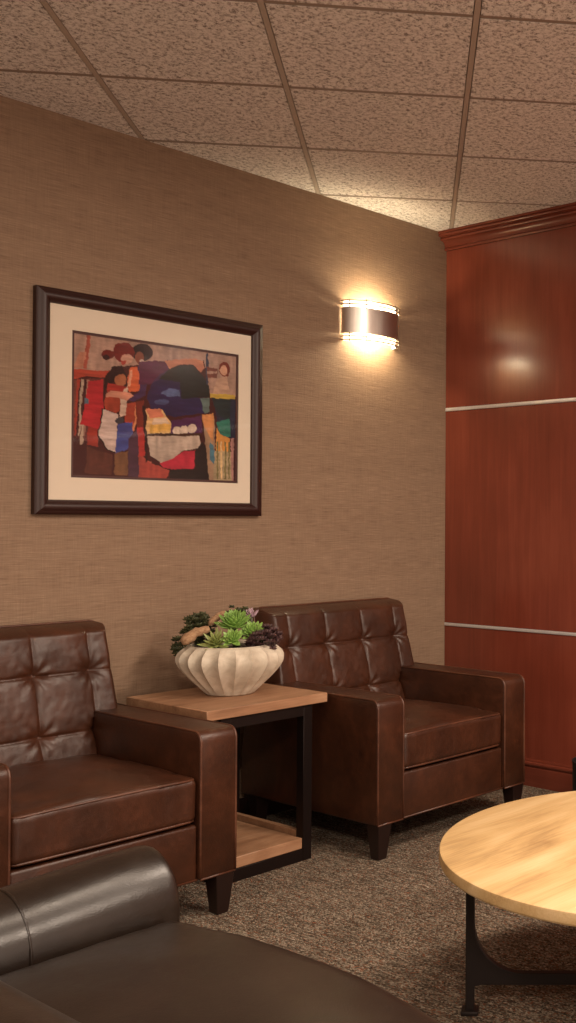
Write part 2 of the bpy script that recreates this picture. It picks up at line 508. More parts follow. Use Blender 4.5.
BX = [-0.30, -0.1025, 0.1025, 0.30]; BZ = [0.532, 0.732]
def rake(z):        # room y of the cushion's reference plane at height z
    return -0.205 + (z - 0.45) * 0.235
def back_front(x, z):
    # distance to the T outline
    hw = 0.408 - max(0, z - 0.60) * 0.045
    if z > 0.572 or abs(x) > HW:
        d = min(hw - abs(x), 0.895 - z)
    else:
        d = min((HW + 0.006 - abs(x)) * 3, z - 0.40)
    d = max(d, 0.0)
    r = 0.040
    e = math.sqrt(max(0, 1 - (1 - min(d, r) / r) ** 2))
    # creases and buttons
    dx = min(abs(x - b) for b in BX); dz = min(abs(z - b) for b in BZ)
    dip = 0.0060 * math.exp(-abs(dx) / 0.0045) + 0.0075 * math.exp(-abs(dz) / 0.0045) + 0.0034 * math.exp(-(dx / 0.035) ** 2) + 0.0042 * math.exp(-(dz / 0.035) ** 2)
    rb = min(math.hypot(x - a, z - b) for a in BX for b in BZ)
    dip += 0.012 * math.exp(-(rb / 0.026) ** 2)
    # radiating folds round each button
    for a in BX:
        for b in BZ:
            q = math.hypot(x - a, z - b)
            if 0.008 < q < 0.11:
                th = math.atan2(z - b, x - a)
                dip += 0.0016 * math.cos(8 * th + a * 9) * math.exp(-((q - 0.035) / 0.03) ** 2)
    wr = 0.0028 * noise.noise((x * 12, z * 16, 1.3)) + 0.0008 * noise.noise((x * 45, z * 45, 4))
    th = 0.105 * e + (0.012 - dip + wr) * min(1, d / 0.03)
    return rake(z) - th + 0.05

def chair_back(parent):
    nx, z0, z1, st = 210, 0.399, 0.895, 0.004
    nz = int(round((z1 - z0) / st)); x0 = -0.42
    def hwz(z): return 0.408 - max(0, z - 0.60) * 0.045
    def pos(i, j):
        z = z0 + j * st
        x = x0 + i * st
        return x * (hwz(z) / 0.41 if z > 0.572 else 1), z
    def mask(i, j):
        xc, zc = x0 + (i + 0.5) * st, z0 + (j + 0.5) * st
        return abs(xc) < 0.41 if zc > 0.57 else abs(xc) < 0.291
    def fr(i, j):
        x, z = pos(i, j); zz = z
        # round the upper corners of the outline
        cxr, czr, rr = hwz(0.86) - 0.035, 0.86, 0.035
        if abs(x) > cxr and z > czr:
            q = math.hypot(abs(x) - cxr, z - czr)
            mxx = max((abs(x) - cxr), (z - czr)) / max(q, 1e-6)
            x = math.copysign(cxr + (abs(x) - cxr) * mxx, x); zz = czr + (z - czr) * mxx
        return (x, back_front(x, zz) - CY0, zz)
    def bk(i, j):
        x, y, z = fr(i, j)
        return (x, rake(z) + 0.055 - CY0, z)
    me = grid_solid('backrest', nx, nz, mask, fr, bk)
    o = link('backrest', me, 'leather', parent, (0, 0, 0), True, 70)
    bme = None
    for a in BX:
        for b in BZ:
            if b < 0.6 and abs(a) > 0.28: continue
            y = back_front(a, b)
            if bme is None:
                bm = bmesh.new(); bmesh.ops.create_uvsphere(bm, u_segments=12, v_segments=8, radius=0.0075)
                for v in bm.verts: v.co.y *= 0.6
                bb = from_bm('button', bm, 'welt', o, (a, y - CY0 - 0.001, b), True); bme = bb.data
            else:
                bb = bpy.data.objects.new('button', bme); C.objects.link(bb); bb.parent = o; bb.location = (a, y - CY0 - 0.001, b)
    # welt round the top outline
    path = []
    hw = lambda z: 0.408 - max(0, z - 0.60) * 0.045
    for z in (0.63, 0.70, 0.78, 0.85): path.append((-hw(z) + 0.002, rake(z) + 0.032, z))
    for x, z in arc(-(hw(0.86) - 0.035), 0.86, 0.035, 160, 90, 4): path.append((x, rake(z) + 0.032, z))
    path += [(-p[0], p[1], p[2]) for p in reversed(path)]
    from_bm('piping', tube_bm(sh(path), 0.0042, 8), 'welt', o, (0, 0, 0), True)
    return o

def cushion_mesh(name, x0, x1, y0, y1, z0, z1, crown, r, bow=0.0, seed=0.0, nx=64, ny=60, wr=1.0, axis_front='y'):
    """box cushion with rounded edges, a crowned top and gentle leather folds"""
    bm = bmesh.new()
    prof = []                       # (inset, z) rings from the bottom centre outwards and up to the top
    bmesh.ops.create_cube(bm, size=2)
    bmesh.ops.subdivide_edges(bm, edges=list(bm.edges), cuts=30, use_grid_fill=True)
    hx, hy, hz = (x1 - x0) / 2, (y1 - y0) / 2, (z1 - z0) / 2
    cx, cy, cz = (x0 + x1) / 2, (y0 + y1) / 2, (z0 + z1) / 2
    for v in bm.verts:
        # concentrate vertices near edges
        q = [math.copysign(1 - (1 - abs(t)) ** 1.5, t) for t in v.co]
        p = Vector((q[0] * hx, q[1] * hy, q[2] * hz))
        inner = Vector((max(-hx + r, min(hx - r, p.x)), max(-hy + r, min(hy - r, p.y)), max(-hz + r, min(hz - r, p.z))))
        d = p - inner
        if d.length > 1e-9: p = inner + d.normalized() * r
        u, t = p.x / hx, p.y / hy
        top = max(0, p.z / hz)
        p.z += crown * top * (1 - u * u * 0.9) * (1 - t * t * 0.85)
        if bow:
            if axis_front == 'y' and t < 0: p.y -= bow * (1 - u * u) * (-t)
            if axis_front == 'x' and u > 0: p.x += bow * (1 - t * t) * u
        n = noise.noise((p.x * 9 + seed, p.y * 9, p.z * 9)) * 0.006 + noise.noise((p.x * 26 + seed, p.y * 22, p.z * 8)) * 0.0028
        # upright puckers down the front face
        if axis_front == 'y' and t < -0.9: p.y += 0.0035 * noise.noise((p.x * 42 + seed, 0, p.z * 7)) * wr
        p.z += n * (1 if top > 0.4 else 0.25) * wr
        v.co = Vector((p.x + cx, p.y + cy, p.z + cz))
    bmesh.ops.recalc_face_normals(bm, faces=bm.faces)
    me = bpy.data.meshes.new(name); bm.to_mesh(me); bm.free()
    return me

def arm_profile(z0=0.13, z1=0.595, rf=0.034):
    p = [(FRONT, z0 + 0.004), (FRONT + 0.004, z0)]
    p = [(REAR - 0.005, z0), (FRONT + 0.006, z0), (FRONT, z0 + 0.006)]
    p += [(y, z) for y, z in arc(FRONT + rf, z1 - rf, rf, 180, 90, 7)]
    p += [(REAR - 0.06, z1), (REAR - 0.045, z1 - 0.02), (REAR - 0.005, 0.3)]
    return p

def make_armchair():
    root = empty('armchair', (0, 0, 0))
    # base front rail
    box('front_rail', (-HW + 0.001, HW - 0.001, FRONT + 0.010 - CY0, FRONT + 0.08 - CY0, 0.130, 0.305), 'leather', root, 0.010, 3)
    box('seat_deck', (-HW + 0.002, HW - 0.002, FRONT + 0.081 - CY0, -0.16 - CY0, 0.14, 0.292), 'leather', root)
    # arms
    for s in (-1, 1):
        xa, xb = sorted((s * HW, s * (HW + AW)))
        prof = [(y - CY0, z) for y, z in arm_profile()]
        a = from_bm('arm', prism_bm(prof, 'x', xa, xb, 0.010, 3), 'leather', root, (0, 0, 0), True, 50)
        for xx in (xa, xb):
            inn = 0.0035 if xx == xa else -0.0035
            pts = [(xx + inn, FRONT + 0.002, 0.136)] + [(xx + inn, FRONT + 0.002, z) for z in (0.25, 0.4, 0.52)] + \
                  [(xx + inn, y + 0.002, z - 0.002) for y, z in arc(FRONT + 0.034, 0.595 - 0.034, 0.034, 180, 90, 7)] + \
                  [(xx + inn, y, 0.5935) for y in (-0.7, -0.5, -0.3, -0.12)]
            from_bm('piping', tube_bm(sh(pts), 0.0042, 8), 'welt', a, (0, 0, 0), True)
        pts = [(xa + 0.004, FRONT + 0.002, 0.133), (xb - 0.004, FRONT + 0.002, 0.133)]
        from_bm('piping', tube_bm(sh(pts), 0.004, 8), 'welt', a, (0, 0, 0), True)
    from_bm('rail_piping', tube_bm(sh([(-HW, FRONT + 0.012, 0.133), (HW, FRONT + 0.012, 0.133)]), 0.004, 8), 'welt', root, (0, 0, 0), True)
    # seat cushion
    me = cushion_mesh('seat_cushion', -HW + 0.003, HW - 0.003, FRONT + 0.006 - CY0, -0.245 - CY0, 0.314, 0.452, 0.044, 0.022, 0.004, 2.0)
    s = link('seat_cushion', me, 'leather', root, (0, 0, 0), True)
    for zz in (0.447, 0.319):
        yf = FRONT + 0.0065
        pts = [(-HW + 0.009, -0.35, zz), (-HW + 0.009, -0.6, zz), (-HW + 0.009, yf + 0.03, zz), (-HW + 0.014, yf + 0.012, zz), (-HW + 0.03, yf + 0.005, zz)]
        mid = [(x, yf + 0.004 - 0.004 * (1 - (x / HW) ** 2), zz + (0.004 * (1 - (x / HW) ** 2) if zz > 0.4 else 0)) for x in (-0.2, -0.1, 0, 0.1, 0.2)]
        pts = pts + mid + [(-p[0], p[1], p[2]) for p in reversed(pts)]
        from_bm('piping', tube_bm(sh(pts), 0.0042, 8), 'welt', s, (0, 0, 0), True)
    chair_back(root)
    # outer back shell
    prof = [(-0.140, 0.13), (-0.045, 0.13), (-0.026, 0.60), (-0.028, 0.868), (-0.040, 0.880), (-0.052, 0.872), (-0.056, 0.60), (-0.140, 0.40)]
    from_bm('back_frame', prism_bm([(y - CY0, z) for y, z in prof], 'x', -0.395, 0.395, 0.006, 2), 'leather', root, (0, 0, 0), True, 40)
    # tapered legs
    for sx in (-1, 1):
        for yy in (FRONT + 0.034, REAR - 0.07):
            bm = bmesh.new()
            bmesh.ops.create_cube(bm, size=1)
            for v in bm.verts:
                t = v.co.z + 0.5; h = 0.021 + 0.013 * t
                v.co = Vector((v.co.x * 2 * h, v.co.y * 2 * h, 0.131 * t))
            bmesh.ops.bevel(bm, geom=list(bm.edges), offset=0.002, segments=1, affect='EDGES')
            from_bm('leg', bm, 'dark_wood', root, (sx * (HW + AW - 0.040), yy - CY0, 0))
    return root

def copy_tree(o, parent=None):
    c = o.copy(); C.objects.link(c)
    if parent is not None: c.parent = parent
    for ch in [x for x in bpy.data.objects if x.parent == o]: copy_tree(ch, c)
    return c

chair_a = make_armchair()
chair_b = copy_tree(chair_a)
chair_a.location = (-2.2975, CY0, 0); chair_b.location = (-0.8275, CY0, 0)
tag(chair_a, 'tufted brown leather armchair under the framed picture, cut off by the left edge', 'armchair', 'tufted brown leather armchairs')
tag(chair_b, 'tufted brown leather armchair in the corner beside the cherry panelling, under the wall lamp', 'armchair', 'tufted brown leather armchairs')

# ------------------------------------------------------------------ side table between the armchairs
st = tag(empty('side_table', (-1.5625, -0.38, 0)), 'square side table with wooden top and shelf on a black steel frame', 'table')
box('table_top', (-0.2625, 0.2625, -0.2475, 0.2475, 0.575, 0.610), 'acacia', st, 0.002, 1)
fx0, fx1, fy0, fy1, pw = -0.2005, 0.1985, -0.2375, 0.2375, 0.040
for xa in (fx0, fx1 - pw):
    for ya in (fy0, fy1 - pw):
        box('post', (xa, xa + pw, ya, ya + pw, 0, 0.5745), 'steel', st, 0.001, 1)
for ya in (fy0, fy1 - pw):
    box('floor_rail', (fx0 + pw, fx1 - pw, ya, ya + pw, 0, 0.044), 'steel', st, 0.001, 1)
    box('top_rail', (fx0 + pw, fx1 - pw, ya, ya + pw, 0.535, 0.5745), 'steel', st, 0.001, 1)
for xa in (fx0, fx1 - pw):
    box('floor_rail', (xa, xa + pw, fy0 + pw, fy1 - pw, 0, 0.044), 'steel', st, 0.001, 1)
    box('top_rail', (xa, xa + pw, fy0 + pw, fy1 - pw, 0.535, 0.5745), 'steel', st, 0.001, 1)
    xi = xa + (0.008 if xa < 0 else 0.006)
    box('side_lip', (xi, xi + 0.022, fy0 + pw + 0.001, fy1 - pw - 0.001, 0.0445, 0.104), 'acacia', st, 0.001, 1)
box('shelf', (fx0 + pw + 0.001, fx1 - pw - 0.001, fy0 + 0.003, fy1 - 0.003, 0.0445, 0.084), 'acacia', st, 0.002, 1)

# ------------------------------------------------------------------ fluted bowl with succulents
BWX, BWY, BZ0 = -1.533, -0.351, 0.610
bowl = tag(empty('planter_bowl', (BWX, BWY, BZ0)), 'cream fluted stoneware bowl standing on the side table', 'planter')
def bowl_profile():
    prof = [(0.0, 0.0), (0.082, 0.0), (0.090, 0.004)]
    pts = [(0.090, 0.004), (0.118, 0.032), (0.155, 0.068), (0.184, 0.103), (0.196, 0.130), (0.190, 0.155), (0.166, 0.176), (0.150, 0.183)]
    # Catmull-Rom through the outline
    out = []
    for i in range(len(pts) - 1):
        p0, p1, p2, p3 = pts[max(i - 1, 0)], pts[i], pts[i + 1], pts[min(i + 2, len(pts) - 1)]
        for k in range(5):
            t = k / 5
            f = lambda a, b, c, d: 0.5 * (2 * b + (c - a) * t + (2 * a - 5 * b + 4 * c - d) * t * t + (3 * b - a - 3 * c + d) * t ** 3)
            out.append((f(p0[0], p1[0], p2[0], p3[0]), f(p0[1], p1[1], p2[1], p3[1])))
    return prof[:2] + out + [(0.146, 0.185), (0.140, 0.182), (0.138, 0.172), (0.150, 0.150), (0.150, 0.12), (0.0, 0.12)]
NF, NS = 20, 240
bm = bmesh.new(); rings = []
pr = bowl_profile()
for pi, (r, z) in enumerate(pr):
    ring = []
    outer = 2 <= pi < len(pr) - 6
    for k in range(NS):
        th = 2 * math.pi * k / NS + 0.10
        fl = 0.0
        if outer and r > 0.09:
            ph = (k % (NS // NF)) / (NS // NF)
            fl = -0.062 * r * (1 - (2 * ph - 1) ** 2) * min(1, (r - 0.085) / 0.04) * (1 if z < 0.17 else max(0, (0.186 - z) / 0.016))
        rr = max(r + fl * 1.15, 0.0005)
        ring.append(bm.verts.new((rr * math.cos(th), rr * math.sin(th), z)))
    rings.append(ring)
for a, b in zip(rings, rings[1:]):
    for k in range(NS): bm.faces.new((a[k], a[(k + 1) % NS], b[(k + 1) % NS], b[k]))
bm.faces.new(rings[0]); bm.faces.new(rings[-1])
from_bm('bowl', bm, 'stone', bowl, (0, 0, 0), True, 28)
soil_prof = [(0.0001, 0.1205), (0.148, 0.1205), (0.1475, 0.150), (0.12, 0.163), (0.06, 0.170), (0.0001, 0.172)]
from_bm('soil', lathe_bm(soil_prof, 40, False), 'soil', bowl, (0, 0, 0), True)

VR, VB = Vector((0.598, -0.801, 0)), Vector((0.801, 0.598, 0))   # sideways and away, seen from the seating
def bpos(side, away, z): return Vector((BWX, BWY, 0)) + VR * side + VB * away + Vector((0, 0, BZ0 + z))

def leaf_mesh(name, L, W, T, curl, mat):
    nu, nv = 7, 4; verts, faces = [], []
    for i in range(nu + 1):
        t = i / nu
        wd = W * (math.sin(math.pi * min(1, t * 0.80 + 0.08)) ** 0.8) * (1 - t ** 5)
        for k in range(8):
            a = 2 * math.pi * k / 8
            verts.append((L * t, 0.5 * wd * math.cos(a), 0.5 * T * (1 - t ** 3) * math.sin(a) + curl * L * t * t + 0.1 * wd * math.cos(a) ** 2))
    for i in range(nu):
        for k in range(8): faces.append((i * 8 + k, i * 8 + (k + 1) % 8, (i + 1) * 8 + (k + 1) % 8, (i + 1) * 8 + k))
    faces.append(tuple(range(7, -1, -1))); faces.append(tuple(nu * 8 + k for k in range(8)))
    me = bpy.data.meshes.new(name); me.from_pydata(verts, [], faces); me.update()
    me.materials.append(M[mat]); me.polygons.foreach_set('use_smooth', [True] * len(faces))
    return me

def rosette(name, loc, tiltdir, tilt, n, L, W, T, curl, mat, label, stem=0.03):
    root = tag(empty(name, loc), label, 'succulent', 'succulents planted in the fluted bowl')
    root.rotation_mode = 'QUATERNION'
    d = Vector((tiltdir[0], tiltdir[1], 0)).normalized() * math.sin(tilt) + Vector((0, 0, math.cos(tilt)))
    root.rotation_quaternion = Vector((0, 0, 1)).rotation_difference(d)
    me = leaf_mesh('leaf', L, W, T, curl, mat)
    for i in range(n):
        f = i / (n - 1)
        el = math.radians(8 + 72 * f ** 0.9); az = i * 2.39996 + random.uniform(-0.15, 0.15)
        o = bpy.data.objects.new('leaf', me); C.objects.link(o); o.parent = root
        o.rotation_euler = (random.uniform(-0.15, 0.15), -el, az); k = 1.0 - 0.45 * f
        o.scale = (k, k, k); o.location = (0, 0, 0.012 * f)
    from_bm('stem', tube_bm([(0, 0, -stem), (0, 0, 0.008)], [0.006, 0.008], 8), 'olive', root, (0, 0, 0), True)
    return root

VIEW = (-0.75, -0.66)
rosette('succulent', bpos(0.022, -0.03, 0.250), VIEW, 0.45, 66, 0.076, 0.033, 0.009, 0.25, 'green', 'bright green rosette succulent rising from the middle of the bowl', 0.09)
rosette('succulent', bpos(0.088, -0.02, 0.222), VIEW, 0.8, 44, 0.058, 0.027, 0.008, 0.2, 'green', 'smaller bright green rosette on the right of the tallest green succulent', 0.06)
rosette('succulent', bpos(-0.022, -0.095, 0.190), VIEW, 0.8, 24, 0.072, 0.020, 0.007, 0.15, 'sage', 'yellowish green succulent with pointed leaves hanging at the bowl rim', 0.03)
rosette('succulent', bpos(0.035, -0.085, 0.205), VIEW, 0.9, 38, 0.052, 0.023, 0.007, 0.2, 'green', 'low green rosette in front of the tallest green succulent', 0.04)
rosette('succulent', bpos(0.062, 0.045, 0.280), VIEW, 0.4, 22, 0.040, 0.014, 0.006, 0.35, 'lilac', 'small lilac rosette peeping out behind the green succulents', 0.11)

def bead_cluster(name, centre, spread, n, size, mat, label, seed):
    rnd = random.Random(seed)
    root = tag(empty(name, centre), label, 'succulent', 'succulents planted in the fluted bowl')
    bm = bmesh.new(); sp = []
    for i in range(n):
        while True:
            q = Vector((rnd.uniform(-1, 1), rnd.uniform(-1, 1), rnd.uniform(-1, 1)))
            if 0.3 < q.length < 1: break
        c = VR * q.x * spread[0] + VB * q.y * spread[1] + Vector((0, 0, q.z * spread[2])); sp.append(c)
        nl = 7
        for k in range(nl):
            th = k * 2.4; el = 0.15 + 0.9 * k / nl
            d = Vector((math.cos(th) * math.cos(el), math.sin(th) * math.cos(el), math.sin(el)))
            d = (d + VB * -0.35).normalized()
            tip = c + d * size; mid = c + d * size * 0.55
            s1 = d.cross(Vector((0.3, 0.2, 0.9))).normalized() * size * 0.34; s2 = d.cross(s1).normalized() * size * 0.2
            a, t = bm.verts.new(c), bm.verts.new(tip)
            r = [bm.verts.new(mid + s1), bm.verts.new(mid + s2), bm.verts.new(mid - s1), bm.verts.new(mid - s2)]
            for z in range(4):
                bm.faces.new((a, r[z], r[(z + 1) % 4])); bm.faces.new((t, r[(z + 1) % 4], r[z]))
    o = from_bm('foliage', bm, mat, root); o['kind'] = 'stuff'
    sb = bmesh.new()
    for c in sp[::3]: tube_bm([Vector((0, 0, -spread[2])) * 0.9 , c * 0.5 + Vector((0, 0, -0.2 * spread[2])), c], 0.0018, 5, False, sb)
    from_bm('stems', sb, 'olive', root)
    return root

bead_cluster('succulent', bpos(-0.125, 0.02, 0.235), (0.062, 0.050, 0.062), 85, 0.020, 'olive', 'dark olive trailing succulent spilling over the left of the bowl', 3)
bead_cluster('succulent', bpos(-0.178, -0.02, 0.175), (0.030, 0.04, 0.040), 34, 0.018, 'olive', 'dark olive sprig hanging down outside the bowl on the left', 4)
bead_cluster('succulent', bpos(0.125, -0.02, 0.205), (0.066, 0.06, 0.050), 110, 0.020, 'plum', 'dark plum succulent filling the right side of the bowl', 5)
bead_cluster('succulent', bpos(0.012, 0.05, 0.300), (0.050, 0.02, 0.020), 18, 0.015, 'olive', 'dark buds sticking up behind the bright green succulent', 6)

def bark(loc0, loc1, r0, r1, label, seed):
    a, b = Vector(loc0), Vector(loc1); c = (a + b) / 2
    root = tag(empty('driftwood', c), label, 'driftwood', 'driftwood pieces in the fluted bowl')
    rnd = random.Random(seed); n = 10; pts, rad = [], []
    for i in range(n):
        t = i / (n - 1)
        p = a.lerp(b, t) - c + Vector((0, 0, 0.010 * math.sin(math.pi * t))) + Vector([rnd.uniform(-0.002, 0.002) for _ in range(3)])
        pts.append(p); rad.append((r0 + (r1 - r0) * t) * (0.55 if i == 0 else 0.92 if i == 1 else 0.7 if i == n - 1 else 1) * rnd.uniform(0.93, 1.07))
    bmb = tube_bm(pts, rad, 18)
    for v in bmb.verts:
        v.co += v.co.normalized() * 0.004 * noise.noise(v.co * 60 + Vector((seed, 0, 0)))
    from_bm('branch', bmb, 'bark', root, (0, 0, 0), True)
    d = (pts[0] - pts[2]).normalized()
    bm = tube_bm([pts[0] - d * 0.004, pts[0] + d * 0.0008], r0 * 0.3, 10)  # dark disc stands in for the shade inside the hollow end
    tag(from_bm('hollow', bm, 'soil', root), 'dark disc painted as the shade of a hollow at the cut end')
    return root
bark(bpos(-0.140, -0.120, 0.200), bpos(-0.055, -0.080, 0.248), 0.021, 0.016, 'tan hollow driftwood branch lying on the left rim of the bowl', 1)
bark(bpos(-0.072, -0.02, 0.255), bpos(-0.026, 0.01, 0.298), 0.014, 0.013, 'tan driftwood stub pointing up behind the hollow branch', 2)

# ------------------------------------------------------------------ framed picture
pic = tag(empty('framed_picture', (-1.6315, 0, 1.278)), 'framed abstract figure painting in a wide cream mat above the left armchair', 'picture')
PW, PH = 0.4830, 0.810                      # half width, height
def frame_side(x0, z0, x1, z1):
    # moulding cross-section: (distance inwards from the outer edge, depth from the wall)
    prof = [(0, 0.001), (0, 0.024), (0.004, 0.028), (0.010, 0.029), (0.016, 0.034), (0.026, 0.037), (0.036, 0.034), (0.042, 0.027), (0.050, 0.024), (0.053, 0.018), (0.053, 0.001)]
    d = Vector((x1 - x0, 0, z1 - z0)).normalized(); inn = Vector((-d.z, 0, d.x))
    bm = bmesh.new()
    A = [bm.verts.new(Vector((x0, 0, z0)) + (inn + d) * p[0] + Vector((0, -p[1], 0))) for p in prof]
    B = [bm.verts.new(Vector((x1, 0, z1)) + (inn - d) * p[0] + Vector((0, -p[1], 0))) for p in prof]
    for i in range(len(prof)): bm.faces.new((A[i], A[(i + 1) % len(prof)], B[(i + 1) % len(prof)], B[i]))
    bm.faces.new(A); bm.faces.new(B)
    from_bm('frame_rail', bm, 'mahogany', pic, (0, 0, 0), True, 40)
cs_ = [(-PW, 0), (PW, 0), (PW, PH), (-PW, PH)]
for i in range(4): frame_side(*cs_[i], *cs_[(i + 1) % 4])
pz0, pz1, px0, px1 = 1.413 - 1.278, 1.949 - 1.278, -1.978 + 1.6315, -1.262 + 1.6315
# mat board with a window cut out
def ring_board(name, ox0, ox1, oz0, oz1, ix0, ix1, iz0, iz1, y0, y1, mat):
    bm = bmesh.new(); L = []
    for y in (y0, y1):
        o_ = [bm.verts.new((x, y, z)) for x, z in ((ox0, oz0), (ox1, oz0), (ox1, oz1), (ox0, oz1))]
        i_ = [bm.verts.new((x, y, z)) for x, z in ((ix0, iz0), (ix1, iz0), (ix1, iz1), (ix0, iz1))]
        L.append((o_, i_))
        for k in range(4): bm.faces.new((o_[k], o_[(k + 1) % 4], i_[(k + 1) % 4], i_[k]))
    for s in (0, 1):
        for k in range(4): bm.faces.new((L[0][s][k], L[0][s][(k + 1) % 4], L[1][s][(k + 1) % 4], L[1][s][k]))
    return from_bm(name, bm, mat, pic)
ring_board('mat_board', -PW + 0.0535, PW - 0.0535, 0.0535, PH - 0.0535, px0, px1, pz0, pz1, -0.0125, -0.016, 'mat')
bw = 0.010
ring_board('inner_mat', px0 - 0.005, px1 + 0.005, pz0 - 0.005, pz1 + 0.005, px0 + bw, px1 - bw, pz0 + bw, pz1 - bw, -0.0105, -0.012, 'print_border')
box('glass_pane', (-PW + 0.0535, PW - 0.0535, -0.0185, -0.0170, 0.0535, PH - 0.0535), 'glass', pic)

# the print: flat colour areas on a fine grid
def homography(src, dst):
    A, b = [], []
    for (x, y), (u, v) in zip(src, dst):
        A += [[x, y, 1, 0, 0, 0, -u * x, -u * y], [0, 0, 0, x, y, 1, -v * x, -v * y]]; b += [u, v]
    return np.append(np.linalg.solve(np.array(A, float), np.array(b, float)), 1).reshape(3, 3)
HM = homography([(73.4, 332), (235.7, 355), (234.8, 482), (71.6, 476)], [(0, 0), (1, 0), (1, 1), (0, 1)])
def uvs(pts, which):
    ox, k = (60, 5.76) if which == 'A' else (140, 5.486)
    r = []
    for x, y in pts:
        q = HM @ np.array([ox + x / k, 325 + y / k, 1]); r.append((q[0] / q[2], q[1] / q[2]))
    return np.array(r)
NU, NV = 264, 200
gu, gv = np.meshgrid(np.linspace(0, 1, NU), np.linspace(0, 1, NV))
rng = np.random.RandomState(5)
def smooth_noise(n, m):
    g = rng.rand(n + 2, m + 2); yy = np.linspace(0, n, NV); xx = np.linspace(0, m, NU)
    y0, x0 = yy.astype(int), xx.astype(int); fy, fx = (yy - y0)[:, None], (xx - x0)[None, :]
    g00, g01, g10, g11 = g[y0][:, x0], g[y0][:, x0 + 1], g[y0 + 1][:, x0], g[y0 + 1][:, x0 + 1]
    return (g00 * (1 - fy) + g10 * fy) * (1 - fx) + (g01 * (1 - fy) + g11 * fy) * fx - 0.5
du = gu + 0.008 * smooth_noise(24, 30) + 0.006 * smooth_noise(70, 90)
dv = gv + 0.008 * smooth_noise(26, 30) + 0.006 * smooth_noise(70, 90)
img = np.zeros((NV, NU, 3)); img[:] = (62, 30, 28)
def fill(mask, col, streak=0.12):
    n = 1 + streak * 2 * (smooth_noise(60, 14) if rng.rand() < 0.5 else smooth_noise(14, 60)) + streak * smooth_noise(9, 9)
    img[mask] = np.clip(np.array(col)[None, :] * n[mask][:, None], 0, 255)
def P(which, pts, col, streak=0.12):
    q = uvs(pts, which); m_ = np.zeros(du.shape, bool); j = len(q) - 1
    for i in range(len(q)):
        xi, yi, xj, yj = q[i][0], q[i][1], q[j][0], q[j][1]
        c = ((yi > dv) != (yj > dv)) & (du < (xj - xi) * (dv - yi) / (yj - yi + 1e-12) + xi)
        m_ ^= c; j = i
    fill(m_, col, streak)
def E(which, c, rx, ry, col, streak=0.1):
    P(which, [(c[0] + rx * math.cos(t), c[1] + ry * math.sin(t)) for t in np.linspace(0, 2 * math.pi, 25)[:-1]], col, streak)
BEI, INK = (168, 136, 120), (26, 20, 20)
P('A', [(60, 30), (620, 105), (620, 215), (380, 230), (250, 262), (60, 252)], BEI)
P('B', [(0, 90), (540, 160), (530, 390), (380, 372), (350, 190), (130, 200), (0, 190)], BEI)
P('A', [(152, 50), (176, 55), (152, 250), (132, 250)], (150, 76, 62)); P('A', [(110, 150), (150, 150), (130, 250), (76, 245)], (178, 120, 98))
P('A', [(70, 250), (130, 255), (250, 262), (282, 255), (262, 302), (150, 292), (70, 312)], (168, 68, 52))
P('A', [(70, 312), (250, 300), (240, 620), (210, 700), (70, 640)], (92, 48, 44))
for x, c in ((82, (120, 70, 58)), (102, (50, 34, 34)), (118, (172, 150, 132)), (150, (150, 110, 96)), (136, (60, 34, 34)), (96, (150, 60, 48))):
    P('A', [(x, 312), (x + 16, 312), (x - 8, 640), (x - 18, 640)], c)
P('A', [(158, 322), (246, 310), (250, 480), (216, 604), (112, 570), (140, 470)], (170, 42, 48))
P('A', [(160, 588), (216, 602), (216, 704), (150, 690)], (160, 54, 42)); P('A', [(118, 575), (135, 575), (130, 690), (112, 690)], (176, 150, 130))
P('A', [(135, 420), (165, 425), (160, 455), (140, 455)], (80, 96, 110))
P('A', [(255, 290), (300, 235), (352, 230), (384, 300), (330, 300), (270, 362), (248, 412)], INK)
P('A', [(446, 230), (490, 220), (620, 195), (620, 340), (500, 335), (490, 402), (420, 438), (375, 425), (450, 382)], (64, 46, 80))
E('A', (470, 155), 62, 52, (30, 24, 24)); E('A', (455, 185), 28, 36, (126, 66, 46)); E('A', (468, 205), 14, 10, (190, 165, 150))
E('A', (365, 152), 64, 60, (112, 34, 30)); E('A', (275, 165), 36, 26, (98, 34, 28)); E('A', (262, 182), 18, 14, (40, 20, 20))
E('A', (382, 190), 36, 28, (198, 150, 130)); P('A', [(345, 200), (382, 196), (372, 222), (352, 226)], (165, 60, 48))
P('A', [(400, 240), (440, 235), (464, 300), (452, 377), (388, 382), (385, 300)], (196, 94, 58)); P('A', [(398, 260), (416, 250), (400, 350), (386, 350)], (210, 150, 120))
E('A', (345, 316), 34, 36, (156, 96, 66)); P('A', [(270, 330), (340, 348), (392, 352), (370, 384), (268, 388)], (152, 46, 38))
E('A', (302, 450), 50, 62, (150, 62, 44)); P('A', [(370, 450), (432, 440), (440, 530), (412, 590), (370, 560)], (152, 62, 44))
P('A', [(240, 478), (330, 512), (322, 742), (266, 722), (214, 642), (222, 590)], INK); P('A', [(250, 484), (330, 515), (318, 736), (272, 716), (222, 640), (228, 592)], (196, 172, 162))
P('A', [(330, 570), (412, 560), (418, 640), (382, 720), (312, 744)], (62, 74, 138)); P('A', [(355, 380), (388, 345), (374, 522), (338, 532)], (206, 176, 156))
E('A', (338, 550), 26, 18, (60, 60, 66))
P('A', [(258, 402), (290, 376), (400, 388), (422, 405), (380, 432), (320, 416), (264, 416)], (206, 140, 116))
P('A', [(430, 450), (440, 450), (440, 560), (418, 610), (410, 606), (428, 550)], (200, 130, 90))
P('A', [(440, 590), (482, 590), (492, 752), (450, 762)], (172, 58, 60)); P('A', [(450, 768), (522, 790), (522, 885), (455, 885)], (184, 104, 84))
P('A', [(388, 655), (440, 600), (455, 885), (388, 875)], (72, 48, 64)); P('A', [(308, 742), (386, 730), (386, 872), (308, 866)], (116, 80, 54))
